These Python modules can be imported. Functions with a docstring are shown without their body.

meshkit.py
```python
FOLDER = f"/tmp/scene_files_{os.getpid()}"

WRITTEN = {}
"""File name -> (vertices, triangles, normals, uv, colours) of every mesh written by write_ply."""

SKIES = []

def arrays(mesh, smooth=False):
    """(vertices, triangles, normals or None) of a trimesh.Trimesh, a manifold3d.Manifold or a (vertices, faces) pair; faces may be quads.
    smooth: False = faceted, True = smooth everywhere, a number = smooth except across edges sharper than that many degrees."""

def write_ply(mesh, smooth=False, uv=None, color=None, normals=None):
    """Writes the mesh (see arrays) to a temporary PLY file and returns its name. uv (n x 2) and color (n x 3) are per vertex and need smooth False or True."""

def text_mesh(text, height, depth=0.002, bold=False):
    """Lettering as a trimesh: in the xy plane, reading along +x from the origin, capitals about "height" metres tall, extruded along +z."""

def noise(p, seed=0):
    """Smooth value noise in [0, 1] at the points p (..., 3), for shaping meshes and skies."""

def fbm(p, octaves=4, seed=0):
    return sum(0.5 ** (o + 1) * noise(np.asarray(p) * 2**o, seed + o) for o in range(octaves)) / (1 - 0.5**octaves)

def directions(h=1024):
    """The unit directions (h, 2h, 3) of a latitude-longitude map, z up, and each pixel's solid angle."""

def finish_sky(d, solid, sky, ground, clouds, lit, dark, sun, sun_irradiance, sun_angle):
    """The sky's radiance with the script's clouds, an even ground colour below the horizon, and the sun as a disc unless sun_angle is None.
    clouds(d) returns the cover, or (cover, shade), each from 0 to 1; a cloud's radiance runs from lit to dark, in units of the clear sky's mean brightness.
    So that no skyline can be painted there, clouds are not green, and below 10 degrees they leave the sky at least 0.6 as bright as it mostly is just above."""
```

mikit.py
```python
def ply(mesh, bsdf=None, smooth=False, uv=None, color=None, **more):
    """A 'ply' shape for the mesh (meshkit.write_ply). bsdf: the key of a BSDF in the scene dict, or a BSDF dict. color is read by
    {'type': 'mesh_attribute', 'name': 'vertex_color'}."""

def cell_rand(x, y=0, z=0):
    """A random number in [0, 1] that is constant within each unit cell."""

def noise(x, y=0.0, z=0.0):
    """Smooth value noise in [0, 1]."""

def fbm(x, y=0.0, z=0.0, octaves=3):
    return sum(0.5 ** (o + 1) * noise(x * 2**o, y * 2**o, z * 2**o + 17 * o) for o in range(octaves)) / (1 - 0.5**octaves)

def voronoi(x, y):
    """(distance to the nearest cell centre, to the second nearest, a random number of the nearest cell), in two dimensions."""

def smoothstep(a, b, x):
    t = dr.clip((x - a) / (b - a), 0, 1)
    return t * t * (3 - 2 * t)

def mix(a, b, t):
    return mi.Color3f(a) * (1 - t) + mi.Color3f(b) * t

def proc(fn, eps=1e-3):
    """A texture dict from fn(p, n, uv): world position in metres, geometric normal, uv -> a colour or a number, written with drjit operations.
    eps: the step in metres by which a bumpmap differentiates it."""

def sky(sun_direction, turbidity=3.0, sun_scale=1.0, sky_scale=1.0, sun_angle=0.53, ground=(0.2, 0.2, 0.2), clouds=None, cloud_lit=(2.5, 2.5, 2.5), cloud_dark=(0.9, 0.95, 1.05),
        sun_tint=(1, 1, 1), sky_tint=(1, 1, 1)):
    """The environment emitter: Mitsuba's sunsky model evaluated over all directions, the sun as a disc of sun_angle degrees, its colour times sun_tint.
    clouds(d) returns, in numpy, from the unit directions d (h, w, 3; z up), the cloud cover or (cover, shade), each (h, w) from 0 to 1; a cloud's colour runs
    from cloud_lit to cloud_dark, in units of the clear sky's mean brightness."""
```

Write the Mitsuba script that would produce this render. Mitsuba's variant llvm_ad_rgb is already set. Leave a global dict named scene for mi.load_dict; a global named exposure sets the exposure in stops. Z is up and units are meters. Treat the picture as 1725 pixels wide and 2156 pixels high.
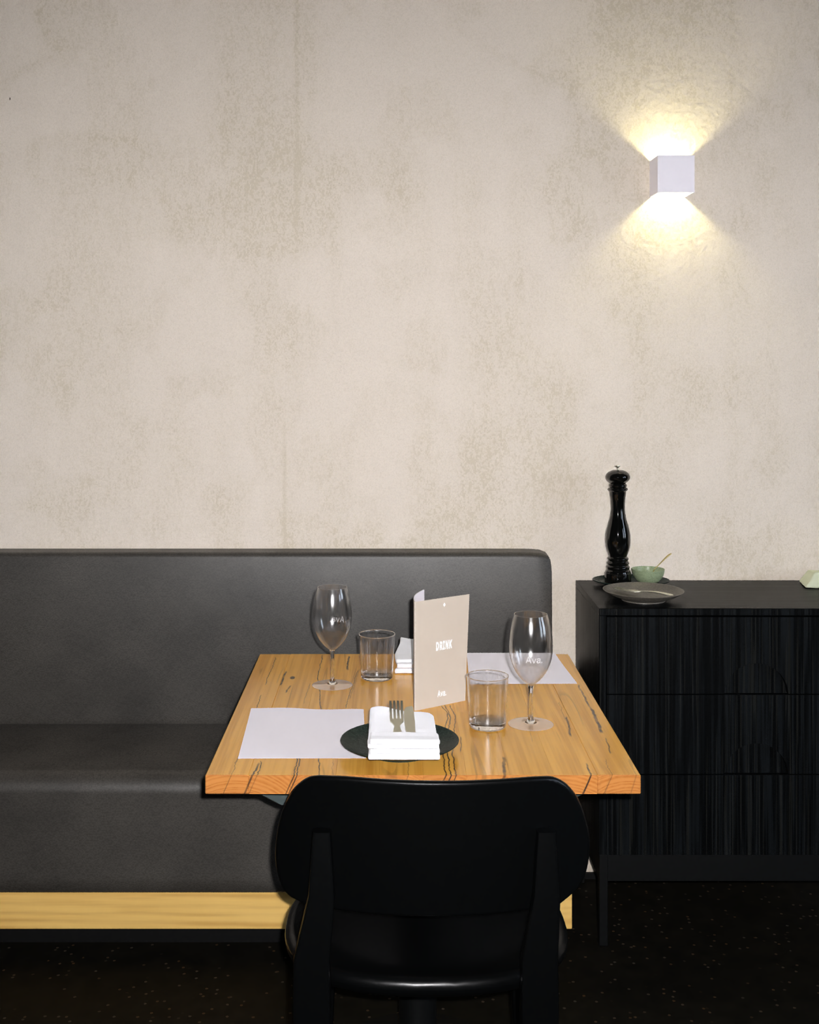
import math
import numpy as np
import trimesh
import drjit as dr
import mitsuba as mi
import manifold3d as m3
from shapely.geometry import Polygon, Point, box as sbox
from shapely.ops import unary_union
import meshkit, mikit
from mikit import noise, fbm, voronoi, smoothstep, mix, cell_rand, proc

T = mi.ScalarTransform4f
PI = math.pi
rng = np.random.default_rng(7)

# ------------------------------------------------------------------ camera, flash, daylight, exposure
F_PX, CX, CY, EYE = 2450.0, 826.0, 759.0, 1.46        # focal length and principal point in pixels of 1725 x 2156, eye height
exposure = 0.0
FLASH_X, FLASH_Z, FLASH_L = 0.040, EYE + 0.052, 89000.0
scene, labels = {}, {}
scene['camera'] = {'type': 'perspective', 'fov': 2 * math.degrees(math.atan(862.5 / F_PX)), 'fov_axis': 'x',
                   'principal_point_offset_x': -(CX - 862.5) / 1725, 'principal_point_offset_y': -(CY - 1078) / 2156,
                   'near_clip': 0.05, 'far_clip': 100.0,
                   'to_world': T().look_at(origin=[0, 0, EYE], target=[0, 1, EYE], up=[0, 0, 1])}
scene['sky'] = mikit.sky([0.3, -0.6, 0.7], sun_scale=0.0, sky_scale=50.0, ground=(0.35, 0.36, 0.36),
                         clouds=lambda d: np.full(d.shape[:2], 0.75), cloud_lit=(0.98, 1.03, 1.12), cloud_dark=(0.8, 0.88, 1.0))


def X(px, D): return (px - CX) * D / F_PX
def Z(py, D): return EYE - (py - CY) * D / F_PX
def on(px, py, z):                                      # the point of the horizontal plane z that a pixel of the photo shows
    D = (EYE - z) * F_PX / (py - CY)
    return np.array([X(px, D), D, z])


# ------------------------------------------------------------------ mesh helpers
def cat(*ms): return trimesh.util.concatenate([m for m in ms])
def bx(x0, x1, y0, y1, z0, z1, c=0.0):
    """A box, its edges chamfered by c."""
    if c <= 0:
        return trimesh.creation.box(bounds=[[x0, y0, z0], [x1, y1, z1]])
    p = []
    for x, sx in ((x0, 1), (x1, -1)):
        for y, sy in ((y0, 1), (y1, -1)):
            for z, sz in ((z0, 1), (z1, -1)):
                p += [[x, y + sy * c, z + sz * c], [x + sx * c, y, z + sz * c], [x + sx * c, y + sy * c, z]]
    return trimesh.convex.convex_hull(np.array(p))
def soft(w, d, h, r, step):
    """A rounded box around the origin, finely divided so that it can be bent."""
    m = trimesh.creation.box(extents=[w, d, h])
    v, f = trimesh.remesh.subdivide_to_size(m.vertices, m.faces, step, max_iter=14)
    m = trimesh.Trimesh(v, f); m.merge_vertices()
    v = np.array(m.vertices)
    half = np.array([w, d, h]) / 2
    # rows of vertices inside the rounding
    q = np.clip(v, -(half - r), half - r)
    e = v - q
    n = np.linalg.norm(e, axis=1, keepdims=True)
    m.vertices = q + e / np.maximum(n, 1e-9) * np.minimum(n, r)
    return m
def lathe(profile, n=64):
    """Closed or open profile of (radius, z) turned about z; outward when the profile runs upwards on the outside."""
    p = np.array(profile, float)
    p[:, 0] = np.maximum(p[:, 0], 1e-6)
    a = np.arange(n) * 2 * PI / n
    v = np.stack([p[:, 0][:, None] * np.cos(a), p[:, 0][:, None] * np.sin(a), np.repeat(p[:, 1][:, None], n, 1)], -1).reshape(-1, 3)
    f = []
    for i in range(len(p) - 1):
        for j in range(n):
            k = (j + 1) % n
            f += [[i * n + j, i * n + k, (i + 1) * n + k], [i * n + j, (i + 1) * n + k, (i + 1) * n + j]]
    m = trimesh.Trimesh(v, np.array(f), process=False)
    m.merge_vertices(digits_vertex=7)
    m.update_faces(m.nondegenerate_faces())
    return m
def spline(pts, k=8):
    """Catmull-Rom through the points."""
    p = np.array(pts, float)
    p = np.vstack([2 * p[0] - p[1], p, 2 * p[-1] - p[-2]])
    out = []
    for i in range(1, len(p) - 2):
        for t in np.arange(k) / k:
            a, b, c, d = p[i - 1:i + 3]
            out.append(0.5 * (2 * b + (c - a) * t + (2 * a - 5 * b + 4 * c - d) * t * t + (3 * b - a - 3 * c + d) * t ** 3))
    out.append(p[-2])
    return np.array(out)
def move(m, x=0, y=0, z=0, rz=0):
    m = m.copy()
    if rz:
        m.apply_transform(trimesh.transformations.rotation_matrix(rz, [0, 0, 1]))
    m.apply_translation([x, y, z])
    return m
def plate_hull(poly, t, r, k=4):
    """A convex outline (shapely, in xy) as a slab from z = -t/2 to t/2 with rounded rims of radius r."""
    pts = []
    for s in (-1, 1):
        for a in np.linspace(0, PI / 2, k + 1):
            g = poly.buffer(-r * (1 - math.cos(a)) - 1e-6)
            c = np.array(g.exterior.coords)
            pts.append(np.column_stack([c, np.full(len(c), s * (t / 2 - r + r * math.sin(a)))]))
    return trimesh.convex.convex_hull(np.vstack(pts))
def fine(m, step):
    v, f = trimesh.remesh.subdivide_to_size(m.vertices, m.faces, step, max_iter=14)
    m = trimesh.Trimesh(v, f); m.merge_vertices()
    return m
def tube(points, radii, sides=10):
    """A closed round bar along a polyline."""
    parts = []
    for (a, ra), (b, rb) in zip(list(zip(points, radii))[:-1], list(zip(points, radii))[1:]):
        s = [move(trimesh.creation.icosphere(subdivisions=2, radius=r), *p) for p, r in ((a, ra), (b, rb))]
        parts.append(trimesh.convex.convex_hull(np.vstack([q.vertices for q in s])))
    return cat(*parts)


# ------------------------------------------------------------------ scene helpers
def add(key, mesh, mat, smooth=False, **more):
    n, base = 0, key
    while key in scene:
        n += 1; key = f'{base}_{n:03d}'
    scene[key] = mikit.ply(mesh, mat, smooth=smooth, **more)
    return key
def tag(key, label, category=None, group=None, kind=None):
    d = {'label': label}
    if category: d['category'] = category
    if group: d['group'] = group
    if kind: d['kind'] = kind
    labels[key] = d
def struct(key, mesh, mat, label, smooth=False, **more):
    k = add(key, mesh, mat, smooth, **more)
    labels[k] = {'label': label, 'kind': 'structure'}
    return k


# ------------------------------------------------------------------ materials
def principled(name, color, rough=0.5, two=True, bump=None, **more):
    c = {'type': 'rgb', 'value': list(color)} if isinstance(color, (tuple, list)) else color
    b = {'type': 'principled', 'base_color': c, 'roughness': rough, **more}
    if bump:
        b = {'type': 'bumpmap', 'arbitrary': bump[0], 'scale': bump[1], 'bsdf': b}
    scene[name] = {'type': 'twosided', 'bsdf': b} if two else b

WALL_D = 3.285
SEAM = X(626, WALL_D)
def plaster(p, n, uv):
    x, z = p.x, p.z
    wx = x + 0.03 * (noise(x * 9, z * 9, 3.0) - 0.5)
    wz = z + 0.03 * (noise(x * 9, z * 9, 9.0) - 0.5)
    cloud = fbm(wx * 3.3, wz * 2.6, 1.7, octaves=4)                  # where the top coat is worn thin
    ring = 1 - smoothstep(0.0, 0.06, dr.abs(fbm(wx * 2.6 + 5, wz * 3.2, 8.1, octaves=2) - 0.47))   # trowel swirls
    ring *= smoothstep(0.45, 0.7, noise(x * 3.1, z * 2.3, 4.4))
    vert = fbm(wx * 13, wz * 1.1, 5.0, octaves=3)                    # upright trowel drags
    rag = fbm(wx * 8.5 + 3, wz * 6.5, 14.0, octaves=3)                  # ragged smaller worn spots
    patch = 0.42 * smoothstep(0.50, 0.68, rag) + 0.85 * smoothstep(0.40, 0.70, 0.72 * cloud + 0.28 * vert) * (0.55 + 0.6 * smoothstep(-1.2, 0.6, x + 0.5 * noise(x * 2, z * 2))) + 0.5 * ring
    seam = dr.exp(-dr.square((x - SEAM - 0.008 * (noise(z * 7, 3.3) - 0.5)) / 0.0075)) * smoothstep(1.74, 1.86, z)
    seam2 = 0.45 * dr.exp(-dr.square((x - SEAM + 0.035 - 0.01 * (noise(z * 5, 7.3) - 0.5)) / 0.006)) * smoothstep(1.35, 1.2, z)
    band = 0.5 * dr.exp(-dr.square((x - SEAM + 0.11) / 0.12)) * smoothstep(1.75, 2.3, z)
    patch = patch + band + 0.5 * seam
    s1 = fbm(x * 260, z * 200, 2.0, octaves=3)
    s2 = fbm(x * 95, z * 46, 6.0, octaves=3)
    grit = smoothstep(0.42, 0.70, 0.6 * s1 + 0.4 * s2)
    fleck = smoothstep(0.50, 0.74, fbm(x * 330, z * 280, 4.0, octaves=2)) * 0.24
    d = dr.clip(patch * (0.28 + 0.70 * grit) + fleck + 0.55 * seam * (0.4 + grit) + seam2, 0, 1)
    tone = 0.97 + 0.06 * noise(x * 1.3, z * 1.1, 12.0) + 0.07 * (noise(x * 480, z * 480, 1.0) - 0.5) + 0.06 * (noise(x * 850, z * 850, 4.0) - 0.5)
    chip = smoothstep(0.0045, 0.003, dr.sqrt(dr.square((x - X(21, WALL_D)) * 2.2) + dr.square(z - Z(208, WALL_D))))
    c = mix((0.742, 0.662, 0.568), (0.520, 0.445, 0.315), d * 0.58) * tone
    return mix(c, (0.10, 0.07, 0.05), chip)
def plaster_h(p, n, uv):
    s = fbm(p.x * 110, p.z * 95, 2.0, octaves=3)
    return s * (0.35 + 0.65 * fbm(p.x * 6, p.z * 5, 1.0, octaves=2))
principled('plaster', proc(plaster), 0.85, specular=0.2, bump=(proc(plaster_h, 1.5e-3), 0.0032))

def leather(p, n, uv):
    m = fbm(p.x * 7, p.y * 7 + p.z * 7, 2.0, octaves=4)
    g = fbm(p.x * 330, p.y * 330, p.z * 330, octaves=2)
    k = (0.60 + 0.80 * m) * (0.62 + 0.76 * g)
    return mi.Color3f(0.0420, 0.0378, 0.0322) * k
principled('leather', proc(leather), 0.47, specular=0.52)

def floor_c(p, n, uv):
    a, b, r = voronoi(p.x * 62, p.y * 62)
    chip = smoothstep(0.26, 0.18, a) * smoothstep(0.88, 0.94, r)
    warm = mix((0.30, 0.25, 0.19), (0.34, 0.18, 0.07), cell_rand(r * 977.0, 3))
    c = mix((0.0030, 0.0027, 0.0018), (0.0080, 0.0066, 0.0042), fbm(p.x * 30, p.y * 30, octaves=3))
    return mix(c, warm * 0.28, chip * 0.5)
principled('terrazzo', proc(floor_c), 0.6, specular=0.1)

# table timber: honey gum with dark veins along y
VEINS_PX = [  # (px, py, px, py, half width in mm, strength)
    (591, 1441, 602, 1415, 2.2, 1), (603, 1457, 610, 1445, 2.0, .8), (559, 1440, 581, 1385, 1.1, .7), (539, 1492, 549, 1465, 1.0, .8),
    (677, 1496, 672, 1452, 1.1, 1), (672, 1452, 670, 1424, 1.1, .9), (670, 1424, 680, 1380, 1.1, .9), (728, 1490, 753, 1412, 1.0, .8), (738, 1470, 756, 1410, 0.9, .5),
    (731, 1409, 735, 1383, 2.4, .9), (533, 1633, 543, 1609, 2.0, .9), (544, 1630, 549, 1605, 1.2, .9), (620, 1633, 628, 1596, 1.2, 1), (626, 1633, 633, 1596, 1.2, 1),
    (671, 1633, 672, 1596, 1.1, 1), (497, 1606, 520, 1560, .8, .6), (486, 1633, 510, 1580, .8, .6), (1218, 1443, 1246, 1494, 2.2, .8), (1246, 1494, 1267, 1541, 3.4, .9), (1193, 1511, 1203, 1548, 2.2, .85),
    (1276, 1556, 1286, 1584, 1.4, .8), (1236, 1610, 1245, 1634, 1.8, .9), (1178, 1480, 1190, 1515, 1.0, .4), (931, 1487, 944, 1503, 1.1, 1), (944, 1503, 939, 1523, 1.1, 1),
    (939, 1523, 934, 1588, 1.1, .9), (934, 1588, 939, 1634, 1.2, 1), (938, 1486, 948, 1506, 1.2, 1), (948, 1506, 946, 1532, 1.2, 1), (946, 1532, 943, 1584, 1.2, 1), (943, 1584, 949, 1634, 1.3, 1),
    (948, 1486, 959, 1506, 1.0, 1), (959, 1506, 957, 1540, 1.0, .9), (957, 1540, 953, 1584, 1.0, .9), (953, 1584, 960, 1634, 1.2, 1), (970, 1553, 970, 1581, 1.0, .8), (1060, 1596, 1064, 1633, 3.0, .8),
    (905, 1440, 925, 1487, 0.9, .6), (858, 1598, 861, 1634, .9, .5), (700, 1600, 703, 1634, .8, .4), (1110, 1480, 1120, 1560, .8, .35), (640, 1480, 652, 1440, .8, .5), (1275, 1600, 1290, 1634, .9, .4)]
VEINS = []
for a, b, c, d, hw, s in VEINS_PX:
    p, q = on(a, b, 0.75), on(c, d, 0.75)
    if p[1] > q[1]: p, q = q, p
    VEINS.append(tuple(map(float, (p[0], p[1], (q[0] - p[0]) / (q[1] - p[1]), q[1], hw / 1000, s))))
KNOT = [float(c) for c in on(616, 1427, 0.75)]
TX0, TX1, TY0, TY1 = X(432, 1.9925), X(1350, 1.9925), 1.9925, 2.815
N_PLANK = 10
PLANK_W = (TX1 - TX0) / N_PLANK
def table_wood(p, n, uv):
    k = dr.floor((p.x - TX0) / PLANK_W)
    r1, r2 = cell_rand(k, 3), cell_rand(k, 8)
    front = dr.abs(n.y) > 0.6
    drop = 0.75 - p.z
    y = p.y
    x = p.x + dr.select(front, drop * (r1 - 0.3) * 0.9, 0.0)
    xw = x + 0.010 * (fbm(x * 3, y * 1.6, r1 * 40, octaves=2) - 0.5)
    grain = fbm(xw * 150, y * 4.0, r2 * 30, octaves=3)
    broad = fbm(xw * 26, y * 1.2, r1 * 50, octaves=3)
    # growth rings on the sawn ends
    cx = TX0 + (k + r1 * 1.6 - 0.3) * PLANK_W
    rr = dr.sqrt(dr.square(p.x - cx) + dr.square(p.z - 0.70 + r2 * 0.12)) + 0.0018 * fbm(p.x * 60, p.z * 60, octaves=2)
    rings = (0.5 + 0.5 * dr.sin(rr * 1050 + 7.0 * noise(rr * 170, r1 * 9))) * (0.35 + 0.9 * fbm(p.x * 130, p.z * 210, 4.0, octaves=2))
    top = mix((0.680, 0.350, 0.062), (0.530, 0.240, 0.034), smoothstep(0.36, 0.74, 0.6 * grain + 0.4 * broad))
    end = mix((0.415, 0.170, 0.046), (0.310, 0.100, 0.020), rings * 0.75)
    c = mix(top, end, dr.select(front, 1.0, 0.0)) * (0.95 + 0.10 * r2)
    v = mi.Float(0)
    xv = p.x + 0.0035 * (noise(p.x * 30, p.y * 42, 5.0) - 0.5) + 0.0016 * (noise(p.x * 90, p.y * 130, 2.0) - 0.5)
    for x0, y0, slope, y1, hw, s in VEINS:
        yy = p.y - dr.select(front, drop * 0.5, 0.0)
        on_front = y0 < TY0 + 0.012
        xx = xv - x0 - slope * (p.y - y0)
        if on_front:
            xx = xx - dr.select(front, -drop * 0.45, 0.0)
        inside = smoothstep(y0 - 0.012, y0 + 0.004, p.y) * smoothstep(y1 + 0.012, y1 - 0.004, p.y)
        if not on_front:
            inside = dr.select(front, 0.0, inside)
        v = dr.maximum(v, s * inside * smoothstep(hw * 1.25, hw * 0.5, dr.abs(xx)))
    v = v * (0.72 + 0.5 * noise(p.x * 160, p.y * 90, 3.0))
    kd = dr.sqrt(dr.square(p.x - KNOT[0]) + dr.square((p.y - KNOT[1]) * 0.5)) + 0.002 * noise(p.x * 300, p.y * 200)
    v = dr.maximum(v, dr.select(front, 0.0, smoothstep(0.0085, 0.005, kd)))
    fine_v = smoothstep(0.022, 0.010, dr.abs(fbm(xw * 30, y * 2.1, r1 * 80, octaves=2) - 0.5)) * smoothstep(0.60, 0.72, noise(x * 22, y * 5, r2 * 9)) * 0.3
    return mix(c, (0.035, 0.022, 0.016), dr.clip(v + fine_v, 0, 1) * 0.94)
principled('table_wood', proc(table_wood), 0.19, specular=0.28)

def oak(p, n, uv):
    w = p.z + 0.02 * (fbm(p.x * 1.6, p.z * 5, 2.0, octaves=3) - 0.5)
    g = fbm(p.x * 3.2, w * 60, p.y * 3, octaves=4)
    cath = 0.5 + 0.5 * dr.sin(w * 300 + 9 * fbm(p.x * 1.5, w * 20, 7.0, octaves=2))
    c = mix((0.850, 0.545, 0.165), (0.640, 0.355, 0.085), smoothstep(0.30, 0.85, 0.75 * g + 0.18 * cath))
    return c
principled('oak', proc(oak), 0.45, specular=0.3)

def stain(p, n, uv):
    flat = dr.abs(n.z) > 0.6
    side = dr.abs(n.x) > 0.6
    a = dr.select(flat, p.y, dr.select(side, p.y, p.x))
    b = dr.select(flat, p.x, p.z)
    g = fbm(a * 230, b * 5, 2.0, octaves=3)
    h = fbm(a * 120, b * 2, 8.0, octaves=2)
    k = smoothstep(0.38, 0.70, 0.6 * g + 0.4 * h)
    line = smoothstep(0.60, 0.72, fbm(a * 300, b * 3, 5.0, octaves=2))
    return mix(mix((0.0014, 0.0017, 0.0018), (0.0056, 0.0068, 0.0076), k), (0.030, 0.030, 0.025), line * 0.22)
def stain_h(p, n, uv):
    flat = dr.abs(n.z) > 0.6
    side = dr.abs(n.x) > 0.6
    a = dr.select(flat, p.y, dr.select(side, p.y, p.x))
    b = dr.select(flat, p.x, p.z)
    return fbm(a * 230, b * 5, 2.0, octaves=3) + 1.4 * fbm(a * 75, b * 2.5, 6.0, octaves=2)
principled('stained_wood', proc(stain), 0.40, specular=0.08, bump=(proc(stain_h, 1e-3), 0.0007))

def linen(p, n, uv):
    t = 0.5 + 0.25 * dr.sin(p.x * 4200) * dr.sin((p.y + p.z) * 4200)
    return mi.Color3f(0.69, 0.685, 0.70) * (0.95 + 0.05 * t + 0.05 * (fbm(p.x * 60, p.y * 60, p.z * 60, octaves=2) - 0.5))
principled('linen', proc(linen), 0.9, specular=0.1)
def stone_glaze(p, n, uv):
    s = fbm(p.x * 420, p.y * 420, p.z * 420, octaves=2)
    return mix((0.006, 0.013, 0.011), (0.020, 0.032, 0.026), smoothstep(0.35, 0.75, s))
principled('dark_glaze', proc(stone_glaze), 0.40, specular=0.08)
def grey_glaze(p, n, uv):
    s = fbm(p.x * 380, p.y * 380, p.z * 380, octaves=2)
    return mix((0.078, 0.070, 0.058), (0.112, 0.101, 0.083), smoothstep(0.3, 0.75, s))
principled('grey_glaze', proc(grey_glaze), 0.4, specular=0.5)
def green_glaze(p, n, uv):
    s = fbm(p.x * 520, p.y * 520, p.z * 520, octaves=3)
    return mix((0.270, 0.325, 0.195), (0.170, 0.215, 0.125), smoothstep(0.40, 0.75, s))
principled('green_glaze', proc(green_glaze), 0.25, specular=0.5)
principled('paper', (0.70, 0.665, 0.700), 0.9, specular=0.1)
principled('kraft', (0.455, 0.392, 0.325), 0.85, specular=0.1)
principled('print_white', (0.80, 0.78, 0.76), 0.8, specular=0.1)
principled('etching', (0.50, 0.49, 0.50), 0.7, specular=0.2)
principled('black_chair', (0.0013, 0.0015, 0.0016), 0.28, specular=0.22)
principled('black_metal', (0.0025, 0.0028, 0.0028), 0.45, specular=0.25)
principled('grey_steel', (0.060, 0.078, 0.078), 0.5, specular=0.3)
principled('gloss_black', (0.0022, 0.0024, 0.0022), 0.06, specular=0.55)
principled('steel', (0.74, 0.73, 0.60), 0.36, metallic=1.0)
principled('brass', (0.78, 0.62, 0.26), 0.26, metallic=1.0)
principled('white_paint', (0.86, 0.83, 0.89), 0.55, specular=0.3)
principled('lamp_inside', (0.50, 0.48, 0.40), 0.6)
principled('plinth_black', (0.002, 0.002, 0.002), 0.7, specular=0.2)
principled('dim_paint', (0.10, 0.095, 0.09), 0.8, specular=0.2)
principled('frame_paint', (0.05, 0.05, 0.05), 0.5)
principled('pale_green_cloth', (0.62, 0.65, 0.47), 0.85, specular=0.1)
scene['pane_glass'] = {'type': 'thindielectric', 'int_ior': 1.5}
def gleam(base, w, a):                                   # glass with the faint haze of polish that catches the flash
    return {'type': 'blendbsdf', 'weight': w, 'glass': base, 'haze': {'type': 'twosided', 'c': {'type': 'roughconductor', 'alpha': a, 'material': 'none'}}}
scene['thin_glass'] = gleam({'type': 'thindielectric', 'int_ior': 1.32}, 0.018, 0.06)
scene['foot_glass'] = {'type': 'blendbsdf', 'weight': 0.15, 'glass': {'type': 'thindielectric', 'int_ior': 1.62}, 'dust': {'type': 'twosided', 'c': {'type': 'diffuse', 'reflectance': {'type': 'rgb', 'value': [.85, .84, .86]}}}}
scene['solid_glass'] = gleam({'type': 'dielectric', 'int_ior': 1.5}, 0.03, 0.10)

# ------------------------------------------------------------------ the camera's flash (behind the lens plane)
def quad(w, h, y, x=0, z=0):
    v = np.array([[-w / 2, 0, -h / 2], [-w / 2, 0, h / 2], [w / 2, 0, h / 2], [w / 2, 0, -h / 2]]) + [x, y, z]
    return trimesh.Trimesh(v, [[0, 1, 2], [0, 2, 3]], process=False)
def reflector(w0, h0, w1, h1, y0, y1, t=0.003):
    def ring(w, h, y): return np.array([[-w / 2, y, -h / 2], [w / 2, y, -h / 2], [w / 2, y, h / 2], [-w / 2, y, h / 2]])
    v = np.vstack([ring(w0, h0, y0), ring(w1, h1, y1), ring(w0 + 2 * t, h0 + 2 * t, y0), ring(w1 + 2 * t, h1 + 2 * t, y1)])
    f = []
    for i in range(4):
        j = (i + 1) % 4
        f += [[i, 4 + i, 4 + j], [i, 4 + j, j], [8 + i, 8 + j, 12 + j], [8 + i, 12 + j, 12 + i], [4 + i, 12 + i, 12 + j], [4 + i, 12 + j, 4 + j], [i, j, 8 + j], [i, 8 + j, 8 + i]]
    return trimesh.Trimesh(v, f, process=False)
FLASH_TILT = trimesh.transformations.rotation_matrix(math.radians(-7.0), [1, 0, 0], [0, -0.05, FLASH_Z])
q = quad(0.022, 0.016, -0.052, FLASH_X, FLASH_Z)
q.faces = q.faces[:, ::-1] if q.face_normals[0][1] < 0 else q.faces
q.apply_transform(FLASH_TILT)
scene['camera_flash__tube'] = mikit.ply(q, 'white_paint', emitter={'type': 'area', 'radiance': {'type': 'rgb', 'value': [FLASH_L * c for c in (1.0, 0.985, 1.0)]}})
m = cat(move(reflector(0.024, 0.018, 0.033, 0.0236, -0.054, -0.034), FLASH_X, 0, FLASH_Z), bx(FLASH_X - .024, FLASH_X + .024, -.062, -.056, FLASH_Z - .017, FLASH_Z + .017))
m.apply_transform(FLASH_TILT)
add('camera_flash__housing', m, 'black_metal')
tag('camera_flash', 'small black flash lamp of the camera, firing at the table', 'flash')

# ------------------------------------------------------------------ the room
RX0, RX1, RY0, RH = -4.2, 3.6, -4.0, 3.1
struct('wall_back', bx(RX0, RX1, WALL_D, WALL_D + 0.12, 0, RH), 'plaster', 'cream mottled trowelled plaster wall behind the bench')
struct('floor', bx(RX0, RX1, RY0, WALL_D + .12, -0.1, 0), 'terrazzo', 'dark brown speckled terrazzo floor')
struct('ceiling', bx(RX0, RX1, RY0, WALL_D + .12, RH, RH + .1), 'dim_paint', 'dim ceiling of the room')
struct('wall_left', bx(RX0 - .12, RX0, RY0, WALL_D + .12, 0, RH), 'dim_paint', 'dim wall far to the left')
struct('wall_front', bx(RX0, RX1, RY0 - .12, RY0, 0, RH), 'dim_paint', 'dim wall behind the camera')
struct('trim_1', bx(X(1163, WALL_D), RX1, WALL_D - 0.010, WALL_D, 0, 0.016), 'plinth_black', 'low black skirting strip at the foot of the plaster wall')
WINS = [(-0.75, 0.35, 0.75, 2.5), (0.85, 1.85, 0.75, 2.5)]
wr = sbox(RY0, 0, WALL_D + .12, RH)
for y0, y1, z0, z1 in WINS:
    wr = wr.difference(sbox(y0, z0, y1, z1))
m = trimesh.creation.extrude_polygon(wr, 0.12, engine='earcut')
m.apply_transform(np.array([[0, 0, 1, RX1], [1, 0, 0, 0], [0, 1, 0, 0], [0, 0, 0, 1.0]]))
struct('wall_right', m, 'dim_paint', 'dim wall far to the right with two upright windows')
for i, (y0, y1, z0, z1) in enumerate(WINS):
    k = f'window_{i + 1}'
    fr = sbox(y0, z0, y1, z1).difference(sbox(y0 + .05, z0 + .05, y1 - .05, z1 - .05)).union(sbox((y0 + y1) / 2 - .015, z0, (y0 + y1) / 2 + .015, z1))
    m = trimesh.creation.extrude_polygon(fr, 0.05, engine='earcut')
    m.apply_transform(np.array([[0, 0, 1, RX1 + .03], [1, 0, 0, 0], [0, 1, 0, 0], [0, 0, 0, 1.0]]))
    add(k + '__frame', m, 'frame_paint')
    v = np.array([[RX1 + .055, y0 + .04, z0 + .04], [RX1 + .055, y1 - .04, z0 + .04], [RX1 + .055, y1 - .04, z1 - .04], [RX1 + .055, y0 + .04, z1 - .04]])
    add(k + '__pane', trimesh.Trimesh(v, [[0, 1, 2], [0, 2, 3]], process=False), 'pane_glass')
    labels[k] = {'label': 'tall window in the right wall, ' + ('nearer the camera' if i == 0 else 'nearer the plaster wall'), 'kind': 'structure'}

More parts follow.
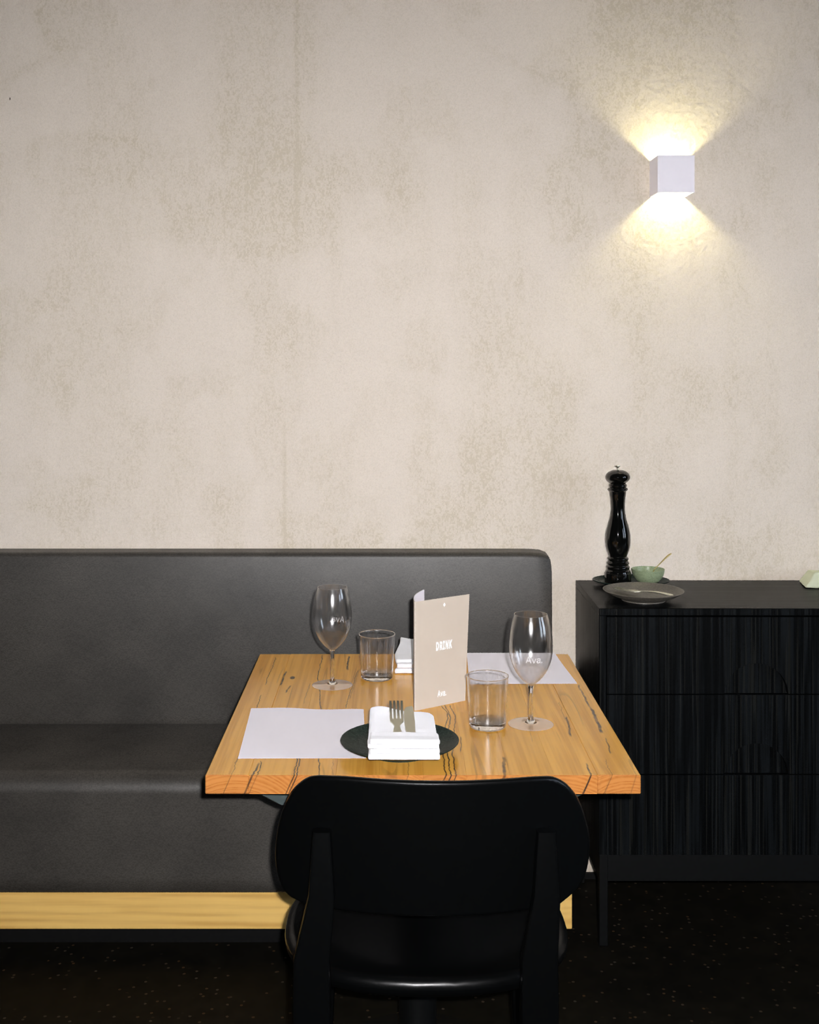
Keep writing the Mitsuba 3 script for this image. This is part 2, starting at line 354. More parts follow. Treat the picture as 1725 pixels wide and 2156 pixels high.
# ------------------------------------------------------------------ bench
BX0, BX1 = -2.3, X(1162, 3.205)
def bench_back():
    w, d, h = BX1 - BX0, 0.085, 0.52
    m = soft(w, d, h, 0.014, 0.028)
    v = np.array(m.vertices)
    v[:, 1] += -0.012 * (1 - np.clip(np.abs(v[:, 2]) / (h / 2), 0, 1) ** 2.5) * (v[:, 1] < 0)       # a slight belly
    e = np.clip((v[:, 0] - (w / 2 - 0.09)) / 0.09, 0, 1)
    v[:, 2] -= 0.006 * e ** 3 * np.clip(v[:, 2] / (h / 2), 0, 1)
    v[:, 0] -= 0.008 * np.clip((v[:, 2] - (h / 2 - 0.06)) / 0.06, 0, 1) ** 2 * e
    n = meshkit.fbm(v * 3, 2, seed=3) - 0.5
    v[:, 1] += 0.004 * n * (v[:, 1] < 0)
    m.vertices = v + [(BX0 + BX1) / 2, 3.237, 0.932 - h / 2]
    return m
add('bench__backrest', bench_back(), 'leather', True)
def bench_seat():
    w, d, h = BX1 - BX0, 0.430, 0.285
    m = soft(w, d, h, 0.042, 0.028)
    v = np.array(m.vertices)
    top = np.clip(v[:, 2] / (h / 2), 0, 1)
    v[:, 2] += 0.008 * top * (1 - (2 * v[:, 1] / d) ** 2)
    v[:, 2] += 0.004 * (meshkit.fbm(v * 3, 2, seed=5) - 0.5) * top
    low = np.clip(-v[:, 2] / (h / 2) - 0.6, 0, 1) / 0.4
    v[:, 1] += np.where(v[:, 1] < 0, -1, 1) * 0.5 * np.clip(d / 2 - np.abs(v[:, 1]), 0, .042) * low
    m.vertices = v + [(BX0 + BX1) / 2, 2.775 + d / 2, 0.183 + h / 2]
    return m
add('bench__seat', bench_seat(), 'leather', True)
k = add('bench__base', bx(BX0, BX1 - .001, 2.835, 3.20, 0.074, 0.188, 0.002), 'oak'); labels[k] = {'label': 'pale oak base rail under the seat'}
k = add('bench__plinth', bx(BX0, BX1 - .06, 2.92, 3.18, 0.0, 0.075), 'plinth_black'); labels[k] = {'label': 'recessed black plinth'}
tag('bench', 'long dark grey leather bench with an oak base rail along the plaster wall', 'bench')

# ------------------------------------------------------------------ sideboard
SD, SH, SX0 = 2.90, 0.842, X(1262, 2.90)
SXC = X(1594, SD); SX1 = 2 * SXC - SX0; SB = WALL_D - 0.012; th = 0.018
SZ0 = Z(1800, SD)                                        # underside of the carcass
add('sideboard__top', bx(SX0, SX1, SD, SB, SH - th, SH, .0012), 'stained_wood')
add('sideboard__side_panel', bx(SX0, SX0 + th, SD, SB, SZ0 - .0, SH - th, .0012), 'stained_wood')
add('sideboard__side_panel', bx(SX1 - th, SX1, SD, SB, SZ0, SH - th, .0012), 'stained_wood')
add('sideboard__bottom', bx(SX0 + th, SX1 - th, SD + .004, SB, SZ0, SZ0 + th, .001), 'stained_wood')
add('sideboard__back_panel', bx(SX0 + th, SX1 - th, SB - .008, SB, SZ0 + th, SH - th), 'stained_wood')
zs = [SH - th - .003, Z(1463, SD), Z(1632, SD), Z(1803, SD)]
for i in range(3):
    g = 0.0016
    z1, z0 = zs[i] - g, zs[i + 1] + g
    poly = sbox(SX0 + th + g, z0, SX1 - th - g, z1)
    if i < 2:
        poly = poly.difference(Point(SXC, z0 - .004).buffer(0.080, 48))
    m = trimesh.creation.extrude_polygon(poly, 0.018, engine='earcut')
    m.apply_transform(np.array([[1, 0, 0, 0], [0, 0, 1, SD + 0.004], [0, 1, 0, 0], [0, 0, 0, 1.0]]))
    if np.linalg.det(np.array([[1, 0, 0], [0, 0, 1], [0, 1, 0.0]])) < 0: m.invert()
    k = add('sideboard__drawer', m, 'stained_wood')
    if i < 2:
        poly = Point(SXC, z0 - .004).buffer(0.080, 48).intersection(sbox(-9, z0, 9, 9)).buffer(.004)
        m = trimesh.creation.extrude_polygon(poly, 0.006, engine='earcut')
        m.apply_transform(np.array([[1, 0, 0, 0], [0, 0, 1, SD + 0.0222], [0, 1, 0, 0], [0, 0, 0, 1.0]])); m.invert()
        kk = add(k + '__finger_pull', m, 'stained_wood')
        labels[kk] = {'label': 'half-moon finger pull cut into the drawer edge'}
zr = Z(1857, SD)
for y in (SD + .004, SB - .03):
    add('sideboard__rail', bx(SX0 + .02, SX1 - .02, y, y + .02, zr, SZ0, .001), 'black_metal')
for x in (SX0, SX1 - .02):
    add('sideboard__rail', bx(x + .001, x + .019, SD + .022, SB - .03, zr, SZ0, .001), 'black_metal')
for x in (SX0, SX1 - .022):
    for y in (SD, SB - .024):
        add('sideboard__leg', bx(x, x + .022, y, y + .022, 0, SZ0, .0015), 'black_metal')
tag('sideboard', 'black stained oak sideboard with three drawers on legs against the plaster wall', 'sideboard')

# ------------------------------------------------------------------ table
TZ, TT = 0.75, 0.0326
for i in range(N_PLANK):
    x0, x1 = TX0 + i * PLANK_W, TX0 + (i + 1) * PLANK_W
    add('dining_table__plank', bx(x0 + .00005, x1 - .00005, TY0, TY1, TZ - TT, TZ, 0.0002 if 0 < i < N_PLANK - 1 else .0016), 'table_wood')
TCX, TCY = (TX0 + TX1) / 2, (TY0 + TY1) / 2
def arm(sx, sy):
    """A tapered steel arm from the column towards a table corner."""
    a = np.array([TCX + sx * .012, TCY + sy * .012]); b = np.array([TCX - .053 + (-.245 + .053 if False else 0) + sx * 0.298 + .053 - 0.0, TCY + sy * 0.305])
    L = np.linalg.norm(b - a)
    prof = Polygon([(0, TZ - TT), (L, TZ - TT), (L, TZ - TT - .036), (L - .05, TZ - TT - .070), (L - .16, TZ - TT - .105), (0, TZ - TT - .115)])
    m = trimesh.creation.extrude_polygon(prof, 0.020, engine='earcut')
    u = (b - a) / L; n = np.array([u[1], -u[0]])
    M = np.eye(4); M[:3, 0] = [u[0], u[1], 0]; M[:3, 1] = [0, 0, 1]; M[:3, 2] = [n[0], n[1], 0]; M[:3, 3] = [*(a - n * .010), 0]
    m.apply_transform(M)
    return m
for sx in (-1, 1):
    for sy in (-1, 1):
        k = add('dining_table__support_arm', arm(sx, sy), 'grey_steel')
add('dining_table__column', move(lathe([(0, 0.012), (.039, .012), (.039, TZ - TT - .02), (.06, TZ - TT - .018), (.06, TZ - TT), (0, TZ - TT)], 32), TCX, TCY, 0), 'black_metal', 40)
add('dining_table__foot_plate', move(lathe([(0, 0), (.185, 0), (.19, .003), (.188, .009), (.05, .016), (0, .016)], 48), TCX, TCY, 0), 'black_metal', 40)
tag('dining_table', 'square honey timber dining table with dark grain veins in front of the bench', 'table')

# ------------------------------------------------------------------ chair
CHX = X(912, 1.86)
def back_D(x, z): return 1.845 + 0.060 * ((x - CHX) / 0.25) ** 2 + 0.10 * (0.79 - z)
outline = [(672, 1635.5), (700, 1637), (760, 1640), (1080, 1641.5), (1130, 1638.5), (1160, 1637.5), (1184, 1646), (1202, 1661), (1220, 1686), (1234, 1724), (1243, 1765), (1243, 1797), (1236, 1836), (1222, 1868), (1190, 1896), (1150, 1912), (912, 1916), (675, 1912),
           (630, 1900), (600, 1880), (585, 1846), (579, 1810), (580, 1775), (586, 1735), (597, 1701), (614, 1668), (634, 1648), (652, 1638)]
pts = []
for px, py in outline:
    D = 1.86
    for _ in range(6):
        D = back_D(X(px, D), Z(py, D))
    pts.append((X(px, D), Z(py, D)))
outl = spline(pts + pts[:1], 4)
poly = Polygon(outl).convex_hull
m = fine(plate_hull(poly, 0.013, 0.006), 0.02)
v = np.array(m.vertices)
m.vertices = np.column_stack([v[:, 0], back_D(v[:, 0], v[:, 1]) + v[:, 2] + 0.0065, v[:, 1]])
if m.volume < 0: m.invert()
add('dining_chair__backrest', m, 'black_chair', 40)
SCX, SCY = X(898, 2.05), 2.095
a = np.linspace(0, 2 * PI, 120, endpoint=False)
sup = lambda t: np.sign(t) * np.abs(t) ** 0.80
poly = Polygon(np.column_stack([SCX + 0.2515 * sup(np.cos(a)), SCY + 0.217 * sup(np.sin(a))]))
m = fine(plate_hull(poly, 0.034, 0.0165, 6), 0.025)
v = np.array(m.vertices)
dish = 0.010 * np.clip(1 - ((v[:, 0] - SCX) / .2) ** 2 - ((v[:, 1] - SCY) / .18) ** 2, 0, 1)
m.vertices = v + np.column_stack([0 * dish, 0 * dish, 0.443 - dish * (v[:, 2] > 0)])
add('dining_chair__seat', m, 'black_chair', 50)
def bar(rings):
    """A smooth bar through rounded rectangles (centre, half width x, half depth y)."""
    out = None
    hs = []
    for c, hx, hy in rings:
        hs.append(np.array([[c[0] + sx * (hx - r), c[1] + sy * (hy - q), c[2]] for sx in (-1, 1) for sy in (-1, 1) for r, q in ((0, .006), (.006, 0), (.0018, .0018))]))
    segs = [m3.Manifold.hull_points(np.vstack([hs[i], hs[i + 1]])) for i in range(len(hs) - 1)]
    for s in segs:
        out = s if out is None else out + s
    mm = out.to_mesh()
    return trimesh.Trimesh(mm.vert_properties[:, :3], mm.tri_verts)
for s in (-1, 1):
    cx = (672 + 1150) / 2
    xa, xb = (X(650, 1.8), X(674, 1.83)) if s < 0 else (X(1148, 1.8), X(1158, 1.83))
    wa, wb = .031, .015
    ft = back_D(xb, .70)
    add('dining_chair__leg', bar([((xa, 1.872, 0.0), .016, .014), ((xa, 1.872, 0.42), wa, .014), ((xa, 1.872, 0.50), wa * .95, .013), ((xb, 1.872, 0.60), .022, .012), ((xb, 1.8725, .704), wb, .011)]), 'black_chair', 30)
    xf = SCX + s * .185
    add('dining_chair__leg', bar([((xf + s * .012, 2.272, 0.0), .014, .014), ((xf, 2.262, 0.428), .022, .020)]), 'black_chair', 30)
    add('dining_chair__seat_rail', bar([((xa, 1.826, .400), .012, .020), ((xa, 1.826, .428), .012, .020)]).convex_hull if False else bx(min(xa, xf) - .012, max(xa, xf) + .012, 1.90, 2.262, .396, .427, .003), 'black_chair')
tag('dining_chair', 'black lacquered chair with a curved backrest pushed up to the front of the table', 'chair')

# ------------------------------------------------------------------ wall lamp
LX, LZ, LH = X(1424, 3.185), Z(366, 3.185), 0.0505
LY = WALL_D - 0.101
def shell(o, t, y0, y1, h):
    s = sbox(LX - o, y0, LX + o, y1).difference(sbox(LX - o + t, y0 + t, LX + o - t, y1 - t))
    return move(trimesh.creation.extrude_polygon(s, 2 * h, engine='earcut'), 0, 0, LZ - h)
add('wall_lamp__body', shell(LH, .0022, LY, WALL_D, LH), 'white_paint')
add('wall_lamp__lining', shell(LH - .0023, .0012, LY + .0023, WALL_D - .0023, LH - .002), 'lamp_inside')
yc = (LY + WALL_D) / 2
add('wall_lamp__divider', bx(LX - LH + .004, LX + LH - .004, LY + .004, WALL_D - .004, LZ - .004, LZ + .004), 'lamp_inside')
for s in (-1, 1):
    m = move(lathe([(0, 0), (0.013, 0), (0.013, .003), (0, .003)], 24), LX, yc, LZ + (.0042 if s > 0 else -.0072))
    k = 'wall_lamp__light' if s < 0 else 'wall_lamp__light_001'
    scene[k] = mikit.ply(m, 'white_paint', emitter={'type': 'area', 'radiance': {'type': 'rgb', 'value': [500, 464, 248]}})
tag('wall_lamp', 'white cube wall lamp glowing up and down on the plaster wall', 'lamp')

# ------------------------------------------------------------------ things on the table
def sheet(c, nx=20, ny=20, lift=None, t=0.0004):
    """A sheet of paper over four corners (front left, front right, rear right, rear left)."""
    c = np.array(c, float)
    u, v = np.meshgrid(np.linspace(0, 1, nx + 1), np.linspace(0, 1, ny + 1))
    p = (c[0][None, None] * ((1 - u) * (1 - v))[..., None] + c[1] * (u * (1 - v))[..., None] + c[2] * (u * v)[..., None] + c[3] * ((1 - u) * v)[..., None])
    z = (lift(u, v) if lift else 0 * u)
    top = np.concatenate([p, (TZ + .0006 + t + z)[..., None]], -1).reshape(-1, 3)
    bot = top - [0, 0, t]
    f, w = [], nx + 1
    for j in range(ny):
        for i in range(nx):
            a0 = j * w + i
            f += [[a0, a0 + 1, a0 + w + 1], [a0, a0 + w + 1, a0 + w]]
    n = len(top)
    f = f + [[x[0] + n, x[2] + n, x[1] + n] for x in f]
    rim = [i for i in range(w)] + [j * w + nx for j in range(1, ny + 1)] + [ny * w + i for i in range(nx - 1, -1, -1)] + [j * w for j in range(ny - 1, 0, -1)]
    for a0, b0 in zip(rim, rim[1:] + rim[:1]):
        f += [[a0, a0 + n, b0 + n], [a0, b0 + n, b0]]
    return trimesh.Trimesh(np.vstack([top, bot]), f, process=False)
P = lambda px, py: on(px, py, TZ)[:2]
add('paper_placemat', sheet([P(501, 1598), P(771, 1597), P(766, 1497), P(529, 1494)], lift=lambda u, v: 0.0022 * v ** 4 * (0.3 + np.sin(u * 5) ** 2) + .0012 * (1 - u) * v ** 2), 'paper', 30)
tag('paper_placemat', 'white paper placemat at the front left of the table, beside the green plate', 'placemat', 'paper placemats')
add('paper_placemat', sheet([P(989, 1441), P(1216, 1440), P(1168.5, 1378.5), P(983, 1378.5)], lift=lambda u, v: 0.0035 * v ** 5), 'paper', 30)
tag('paper_placemat_001', 'white paper placemat at the far right of the table, behind the wine glass', 'placemat', 'paper placemats')

# green plate, napkin and cutlery
PL = on(842, 1556, 0.772); PL[2] = TZ
def plate_mesh(R, h, rb, n=96):
    """A shallow coupe plate on a foot ring."""
    return lathe(spline([(0, .0035), (rb - .006, .0035), (rb - .004, .0), (rb, 0), (rb + .002, .004), (R * .80, h * .50), (R - .004, h - .004), (R, h - .001), (R - .001, h), (R - .0045, h - .0015), (R * .82, h * .62), (R * .66, .0105), (R * .35, .0090), (0, .0088)], 4), n)
add('green_plate', move(plate_mesh(0.1075, 0.0225, 0.060), *PL), 'dark_glaze', 40)
tag('green_plate', 'dark green stoneware plate under the folded napkin at the front of the table', 'plate')

def cloth(w, d, h, r, seed, amp=.0016, step=.0045):
    m = soft(w, d, h, r, step)
    v = np.array(m.vertices)
    n = np.stack([meshkit.fbm(v * 28, 3, seed=seed + i) - 0.5 for i in range(3)], 1)
    m.vertices = v + amp * 2 * n
    return m
NX, NY = X(850, 2.09), 2.0
NW = 0.1245
layers = []
zb = TZ + 0.0228
ND = .122
for i, (dz, h, dy, dx, dw) in enumerate([(0, .0105, .0, .0, 0), (.0094, .0100, .0016, .001, -.002), (.0184, .0085, .0006, -.001, -.001)]):
    m = cloth(NW + dw, ND - .003 * i, h, h * .34, 11 + 7 * i, .0013, step=.0038)
    v = np.array(m.vertices)
    v += [dx, (ND - .003 * i) / 2 + dy, dz + h / 2]
    layers.append(trimesh.Trimesh(v, m.faces, process=False))
def nap_rise(x, y):
    t = np.clip((y - .02) / (ND - .02), 0, 1)
    left = np.clip((x + .062) / .124, 0, 1)
    return 1 + 0.98 * t ** 1.1 * (1 - .16 * left), .012 * t ** 2 * (1 - left) ** 2 - .005 * np.clip((np.abs(x) - .046) / .016, 0, 1) ** 2 * t
def shape_napkin(m):
    v = np.array(m.vertices)
    t = np.clip(v[:, 1] / ND, 0, 1)
    k, up = nap_rise(v[:, 0], v[:, 1])
    v[:, 2] = v[:, 2] * k + up * np.clip(v[:, 2] / .02, 0, 1)
    v[:, 0] += np.where(v[:, 0] > 0, -.006, .0015) * t * np.abs(v[:, 0]) / .06
    v[:, 1] -= .014 * np.clip((v[:, 0] - .030) / .032, 0, 1) ** 2 * t
    v[:, 2] += .0012 * np.sin(v[:, 0] * 95 + v[:, 1] * 40) * t
    m.vertices = v + [NX, NY, zb]
    return m
add('folded_napkin__layer', cat(*[shape_napkin(m) for m in layers]), 'linen', 50)
m = cloth(NW - .003, .034, .0098, .0040, 41, .0010, step=.0038)
v = np.array(m.vertices) + [0.0015, .0178, .0302]
add('folded_napkin__pocket', shape_napkin(trimesh.Trimesh(v, m.faces, process=False)), 'linen', 50)
tag('folded_napkin', 'folded white linen napkin on the green plate with a fork and knife tucked in', 'napkin')

def flatware(outline_poly, t, zfun, step=.006):
    m = trimesh.creation.extrude_polygon(outline_poly, t, engine='earcut')
    m = fine(m, step)
    v = np.array(m.vertices)
    v[:, 2] += zfun(v[:, 1])
    m.vertices = v
    return m
def fork_poly(L=0.19):
    tines = [sbox(-.0118 + i * .0068, L - .050, -.0118 + i * .0068 + .0032, L).buffer(-.0006).buffer(.0006) for i in range(4)]
    head = Polygon([(-.0118, L - .048), (.0118, L - .048), (.0112, L - .056), (.0070, L - .063), (.0042, L - .070), (-.0042, L - .070), (-.0070, L - .063), (-.0112, L - .056)])
    neck = Polygon([(-.0042, L - .068), (.0042, L - .068), (.0038, L * .42), (.0085, .02), (.0078, .004), (0, 0), (-.0078, .004), (-.0085, .02), (-.0038, L * .42)])
    return unary_union([*tines, head, neck]).buffer(.0005)
def knife_poly(L=0.20):
    return Polygon(spline([(-.0105, L - .075), (-.0112, L - .045), (-.0105, L - .016), (-.006, L - .003), (.001, L), (.0068, L - .003), (.0075, L - .05), (.0068, L - .085), (.0085, .02), (.005, .002), (-.005, .002), (-.0085, .02), (-.0060, L - .095)], 4)).buffer(0)
def place_flat(poly, t, px, tip_y, z_tip, rz, tilt, bow, L):
    """Cutlery pointing to the back, its tip over the pixel column px, lowered towards the pocket by the angle tilt."""
    m = flatware(poly, t, lambda y: bow(y / L))
    m.apply_translation([0, -L, 0])
    m.apply_transform(trimesh.transformations.rotation_matrix(tilt, [1, 0, 0]))
    m.apply_transform(trimesh.transformations.rotation_matrix(rz, [0, 0, 1]))
    m.apply_translation([X(px, tip_y), tip_y, z_tip])
    return m
LF = .118
add('fork', place_flat(fork_poly(LF), .0018, 834, 2.128, zb + .0575, math.radians(1.5), math.radians(15.2), lambda s: .0065 * np.clip((s - .62) / .38, 0, 1) ** 2, LF), 'steel', 30)
tag('fork', 'steel fork standing out of the napkin on the green plate', 'fork')
LK = .116
add('knife', place_flat(knife_poly(LK), .0022, 862, 2.122, zb + .0545, math.radians(2), math.radians(14.2), lambda s: 0 * s, LK), 'steel', 30)
tag('knife', 'steel table knife tucked in the napkin on the green plate', 'knife')

# second napkin, on the table behind the menu card
def rear_napkin():
    ms = []
    for i, (dz, h, dy, d) in enumerate([(0, .0115, 0, .165), (.0102, .0115, .001, .160), (.0200, .0105, .014, .136)]):
        m = cloth(.118, d, h, h * .34, 61 + 9 * i, .0024)
        v = np.array(m.vertices) + [0, d / 2 + dy, dz + h / 2]
        t = np.clip(v[:, 1] / .165, 0, 1)
        v[:, 2] += .020 * np.clip((t - .35) / .65, 0, 1) ** 1.3 + .0
        v[:, 0] += .012 * t * (v[:, 0] < 0) + .004 * np.sin(v[:, 1] * 45 + i) * (v[:, 0] < 0)
        v[:, 2] += .003 * np.sin(v[:, 0] * 60 + v[:, 1] * 35) * t
        ms.append(trimesh.Trimesh(v, m.faces, process=False))
    return cat(*ms)
m = rear_napkin()
D0 = on(831, 1420, TZ)[1]
add('folded_napkin_001', move(m, X(831, D0) + .059, D0, TZ + .0012, 0.0), 'linen', 50)
tag('folded_napkin_001', 'folded white linen napkin at the far side of the table behind the menu card', 'napkin')

# menu card
MA, MB, MC = on(873.5, 1497, TZ)[:2], on(980, 1475, TZ)[:2], np.array([0.068, 2.4855])
MH = 0.221
def panel(a, b, t, z0, h, off=0.0, bend=0.0, lean=0.0, nx=14, nz=8):
    a, b = np.array(a), np.array(b)
    u = (b - a) / np.linalg.norm(b - a); n = np.array([u[1], -u[0]])
    s = np.linspace(0, 1, nx + 1); zz = np.linspace(0, 1, nz + 1)
    pts = []
    for o in (off, off - t):
        for z in zz:
            for q in s:
                w = a + (b - a) * q + n * (o + bend * math.sin(PI * q)) + u * lean * q * z
                pts.append([w[0], w[1], z0 + h * z])
    pts = np.array(pts); f = []; W = nx + 1; N = W * (nz + 1)
    for j in range(nz):
        for i in range(nx):
            k0 = j * W + i
            f += [[k0, k0 + 1, k0 + W + 1], [k0, k0 + W + 1, k0 + W], [N + k0, N + k0 + W + 1, N + k0 + 1], [N + k0, N + k0 + W, N + k0 + W + 1]]
    rim = [i for i in range(W)] + [j * W + nx for j in range(1, nz + 1)] + [nz * W + i for i in range(nx - 1, -1, -1)] + [j * W for j in range(nz - 1, 0, -1)]
    for a0, b0 in zip(rim, rim[1:] + rim[:1]):
        f += [[a0, a0 + N, b0 + N], [a0, b0 + N, b0]]
    return trimesh.Trimesh(pts, f, process=False)
add('menu_card__cover', cat(panel(MA, MB, .0006, TZ, MH, lean=.011), panel(MA, MC, .0006, TZ, MH, bend=-.010)), 'kraft', 30)
ins = panel(MA, MC, .0004, TZ + .001, MH - .001, off=.0006, bend=-.010)
ins2 = panel(MA + [.002, .004], MB + [-.001, .003], .0004, TZ + .001, MH - .002, off=-.0009, lean=.011)
k = add('menu_card__insert', cat(ins, ins2), 'paper', 30); labels[k] = {'label': 'white paper inside the card'}
mu = (MB - MA) / np.linalg.norm(MB - MA); mn = np.array([mu[1], -mu[0]]); ML = np.linalg.norm(MB - MA)
def on_menu(m, s, z):
    """Lettering (in xy, z outwards) set on the card's front panel, its lower left corner at distance s from the fold and height z."""
    v = np.array(m.vertices)
    q = s + v[:, 0]; zz = z + v[:, 1]
    q = q + .011 * (q / ML) * (zz / MH)
    w = MA[None] + q[:, None] * mu + (0.0002 + v[:, 2])[:, None] * mn
    m = trimesh.Trimesh(np.column_stack([w, TZ + zz]), m.faces, process=False)
    return m
def text(s, h, width, bold=True, fat=0.0):
    m = meshkit.text_mesh(s, h, 0.0003, bold)
    if fat:
        tri = m.triangles[m.face_normals[:, 2] > .5][:, :, :2]
        g = unary_union([Polygon(t).buffer(1e-6) for t in tri]).buffer(fat, join_style=2)
        m = cat(*[trimesh.creation.extrude_polygon(q, .0003, engine='earcut') for q in getattr(g, 'geoms', [g])])
    v = np.array(m.vertices); v[:, 0] -= v[:, 0].min(); v[:, 0] *= width / v[:, 0].max()
    m.vertices = v
    return m
k = add('menu_card__lettering', on_menu(text('\u2009'.join('DRINK'), .0155, .0390, True, .0009), .0510, .1155), 'print_white'); labels[k] = {'label': 'white word DRINK'}
k = add('menu_card__lettering', on_menu(text('Ava.', .0120, .0225), .0565, .0195), 'print_white'); labels[k] = {'label': 'white word Ava.'}
dm = trimesh.creation.extrude_polygon(Polygon([(-.0031, 0), (0, -.0042), (.0031, 0), (0, .0042)]), .0003, engine='earcut')
k = add('menu_card__diamond', on_menu(dm, .0690, .2065), 'print_white'); labels[k] = {'label': 'small white diamond near the top edge'}
tag('menu_card', 'beige folded drinks menu card standing upright in the middle of the table', 'menu')

# wine glasses
BOWL = spline([(.0045, .0775), (.0085, .0800), (.0165, .0865), (.0255, .0970), (.0330, .1090), (.0392, .1250), (.0420, .1400), (.0427, .1540), (.0420, .1700), (.0400, .1860), (.0365, .2020), (.0325, .2150)], 6)
def wine_glass(key, x, y, text_angle, label):
    inner = spline([(0, .0800), (.0080, .0822)] + [(r - .0011, z) for r, z in ((.0165, .0880), (.0255, .0978), (.0330, .1094), (.0392, .1250), (.0420, .1400), (.0427, .1540), (.0420, .1700), (.0400, .1860), (.0365, .2020), (.0325, .2150))], 6)
    add(key + '__bowl', move(lathe(np.vstack([BOWL, inner[::-1]]), 96), x, y, TZ), 'thin_glass', 40)
    stem = spline([(.0118, .0042), (.0080, .0080), (.0052, .0140), (.0042, .0240), (.0038, .0420), (.0040, .0600), (.0052, .0720), (.0062, .0768)], 5)
    prof = np.vstack([[(0, .0042)], stem, [(0, .0768)]])
    add(key + '__stem', move(lathe(prof, 40), x, y, TZ), 'solid_glass', 40)
    foot = spline([(.0118, .0044), (.0180, .0030), (.0300, .0020), (.0405, .0017), (.0440, .0012), (.0443, .0007)], 5)
    add(key + '__foot', move(lathe(foot[::-1], 72), x, y, TZ), 'foot_glass', True)
    m = meshkit.text_mesh('Ava.', .0125, .0003, False)
    m = fine(m, .003)
    v = np.array(m.vertices); v[:, 0] -= (v[:, 0].min() + v[:, 0].max()) / 2; v[:, 0] *= .033 / (v[:, 0].max() - v[:, 0].min())
    zz = .1300 + v[:, 1]
    r = np.interp(zz, BOWL[:, 1], BOWL[:, 0]) + .0004 + v[:, 2]
    ang = text_angle + v[:, 0] / .0415
    m = trimesh.Trimesh(np.column_stack([x + r * np.cos(ang), y + r * np.sin(ang), TZ + zz]), m.faces, process=False)
    k = add(key + '__lettering', m, 'etching'); labels[k] = {'label': 'etched word Ava.'}
    tag(key, label, 'wine glass', 'wine glasses')
g = on(1118, 1523, TZ + .002); wine_glass('wine_glass', g[0], g[1], -PI / 2 + .05, 'stemmed wine glass at the right of the table beside the front tumbler')
g = on(700, 1441, TZ + .002); wine_glass('wine_glass_001', g[0], g[1], PI / 2 - .22, 'stemmed wine glass at the far left of the table beside the rear tumbler')

# tumblers
def tumbler(key, x, y, label):
    w = spline([(.0362, .0135), (.0368, .030), (.0382, .060), (.0400, .0920), (.0407, .0985), (.0405, .0992)], 5)
    wi = w - np.array([.0016, 0])
    add(key + '__wall', move(lathe(np.vstack([w, wi[::-1]]), 96), x, y, TZ), 'thin_glass', 40)
    b = np.vstack([[(0, .0002)], spline([(.0300, .0002), (.0335, .0010), (.0352, .0035), (.0358, .0080), (.0361, .0132)], 4), spline([(.0340, .0132), (.0300, .0120), (.0150, .0105), (.0, .0102)], 4)])
    add(key + '__base', move(lathe(b, 72), x, y, TZ), 'solid_glass', 40)
    k = add(key + '__rim', move(lathe(np.array([(.0407 + .0008 * math.cos(t), .0988 + .0008 * math.sin(t)) for t in np.linspace(0, 2 * PI, 9)]), 72), x, y, TZ), 'solid_glass', True)
    tag(key, label, 'tumbler', 'water tumblers')
g = on(1027, 1530, TZ); tumbler('tumbler', g[0], g[1], 'clear water tumbler at the front, between the menu card and the right wine glass')
g = on(794, 1428, TZ); tumbler('tumbler_001', g[0], g[1], 'clear water tumbler at the back, between the left wine glass and the rear napkin')

# ------------------------------------------------------------------ things on the sideboard
g = np.array([X(1329, 3.198), 3.198, SH])
m = plate_mesh(.1050, .0165, .060); m.vertices[:, 1] *= 0.76
add('dark_plate', move(m, *g), 'dark_glaze', 40)
tag('dark_plate', 'oval dark plate under the pepper mill and green bowl on the sideboard', 'plate')
pz = SH + .0089
prof = [(905, 81), (900, 83), (845, 83), (838, 80), (826, 77), (818, 70), (812, 72), (800, 73), (792, 66), (786, 66), (778, 71), (770, 66), (762, 62), (752, 67), (744, 64), (738, 56), (722, 61), (700, 69), (670, 76), (640, 78.5),
        (610, 78), (580, 74), (550, 67), (520, 58), (490, 50), (460, 45), (430, 43), (400, 44), (370, 46), (345, 50), (328, 51), (322, 56), (314, 62), (306, 59), (302, 51), (296, 54), (288, 56), (280, 52), (274, 46)]
k_ = 3.188 / F_PX / 3
mp = [(0, 0)] + [(w * k_, (905 - y) * k_) for y, w in prof] + [(0, (905 - 274) * k_)]
mx, my = X(1301.5, 3.188), 3.188
add('pepper_mill__body', move(lathe(spline(mp[:-1], 3).tolist() + [mp[-1]], 64), mx, my, pz), 'gloss_black', 40)
hp = [(0, 271), (48, 271), (58, 266), (70, 254), (76, 240), (74, 224), (64, 210), (46, 199), (26, 193), (0, 192)]
add('pepper_mill__head', move(lathe(spline([(w * k_, (905 - y) * k_) for w, y in hp], 4), 64), mx, my, pz), 'gloss_black', 40)
kp = [(0, 194), (9, 194), (5, 188), (5, 178), (9, 172), (17, 168), (16, 163), (0, 162)]
add('pepper_mill__finial', move(lathe([(w * k_, (905 - y) * k_) for w, y in kp], 24), mx, my, pz), 'steel', 40)
tag('pepper_mill', 'tall glossy black pepper mill on the sideboard', 'pepper mill')
bxp, byp = X(1365, 3.193), 3.193
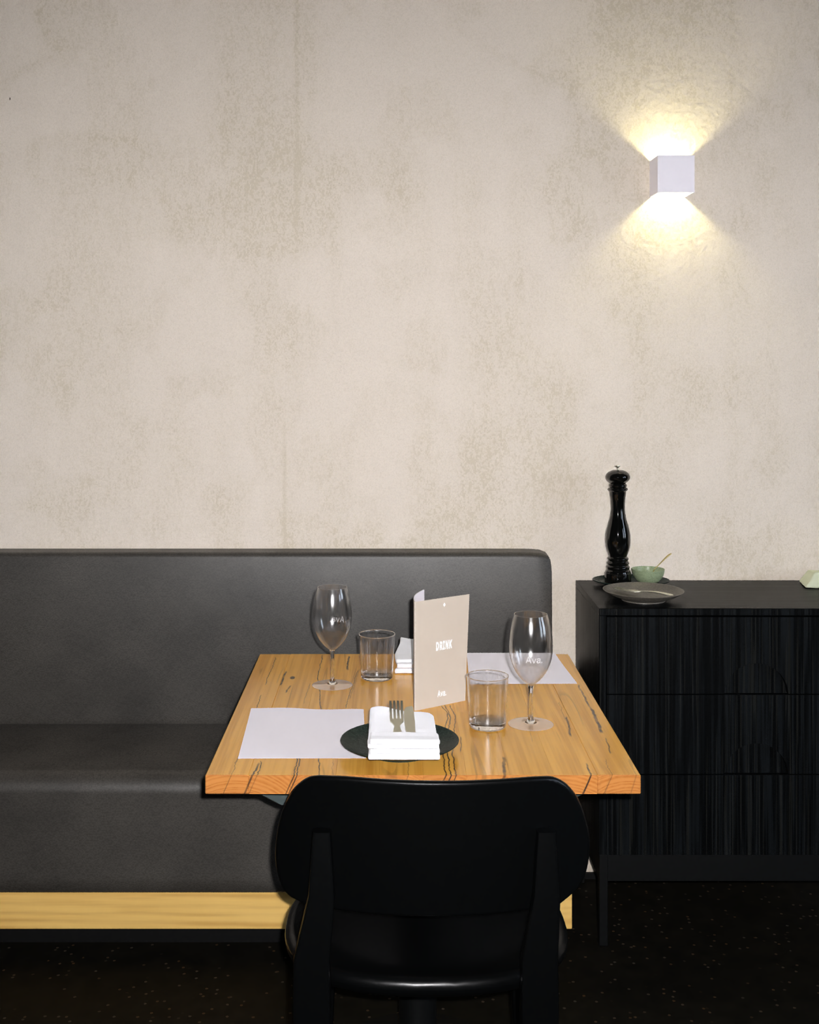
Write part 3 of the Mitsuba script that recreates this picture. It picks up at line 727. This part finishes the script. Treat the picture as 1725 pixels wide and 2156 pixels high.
bowl = spline([(0, .0), (.022, .0), (.0255, .002), (.033, .010), (.0415, .026), (.0448, .0425), (.0440, .0440), (.0430, .0425), (.0392, .027), (.031, .012), (.020, .0060), (0, .0050)], 4)
bowl[:, 1] *= 0.84
add('green_bowl', move(lathe(bowl, 64), bxp, byp, pz + .0002), 'green_glaze', 45)
tag('green_bowl', 'small speckled sage green bowl beside the pepper mill', 'bowl')
def spoon():
    a0 = np.array([X(1371, byp), byp + .004, pz + .009]); b0 = np.array([X(1378, byp), byp, Z(1199, byp)]); c0 = np.array([X(1406, byp + .02), byp + .02, Z(1171, byp + .02)]); d0 = np.array([X(1413, byp + .023), byp + .023, Z(1166, byp + .023)])
    return cat(tube([a0, b0, (b0 + c0) / 2, c0, d0], [.0020, .0012, .0014, .0026, .0020]), move(trimesh.Trimesh(trimesh.creation.icosphere(3).vertices * [.010, .007, .0030], trimesh.creation.icosphere(3).faces), *(a0 + [-.004, 0, -.0008])))
add('teaspoon', spoon(), 'brass', 40)
tag('teaspoon', 'small brass spoon leaning in the green bowl', 'spoon')
g = np.array([X(1355, 3.005), 3.005, SH])
add('grey_plate', move(plate_mesh(.1030, .0265, .056), *g), 'grey_glaze', 40)
tag('grey_plate', 'grey brown stoneware plate with a fork on it at the front of the sideboard', 'plate')
L = .157
m = flatware(fork_poly(L), .002, lambda y: .004 * np.sin(np.clip(y / L / .62, 0, 1) * PI) + .003 * np.clip((y / L - .8) / .2, 0, 1) ** 2)
m.apply_transform(trimesh.transformations.rotation_matrix(math.atan2(.129, .089), [0, 0, 1]))
add('fork_001', move(m, .716, 2.964, SH + .0178), 'steel', 30)
tag('fork_001', 'steel fork lying across the grey plate on the sideboard', 'fork')
m = cloth(.13, .09, .038, .005, 81, .003)
v = np.array(m.vertices)
v[:, 0] += .66 * v[:, 2]
v[:, 2] *= 1 - .25 * np.clip(v[:, 1] / .045, -1, 1) * (v[:, 2] > 0)
m.vertices = v
z = -m.vertices[:, 2].min()
add('green_cloth', move(m, X(1694, 3.17) + .078, 3.185, SH + z + .0004, math.radians(-8)), 'pale_green_cloth', 50)
tag('green_cloth', 'pale green folded cloth on the sideboard at the right edge of the photo', 'cloth')
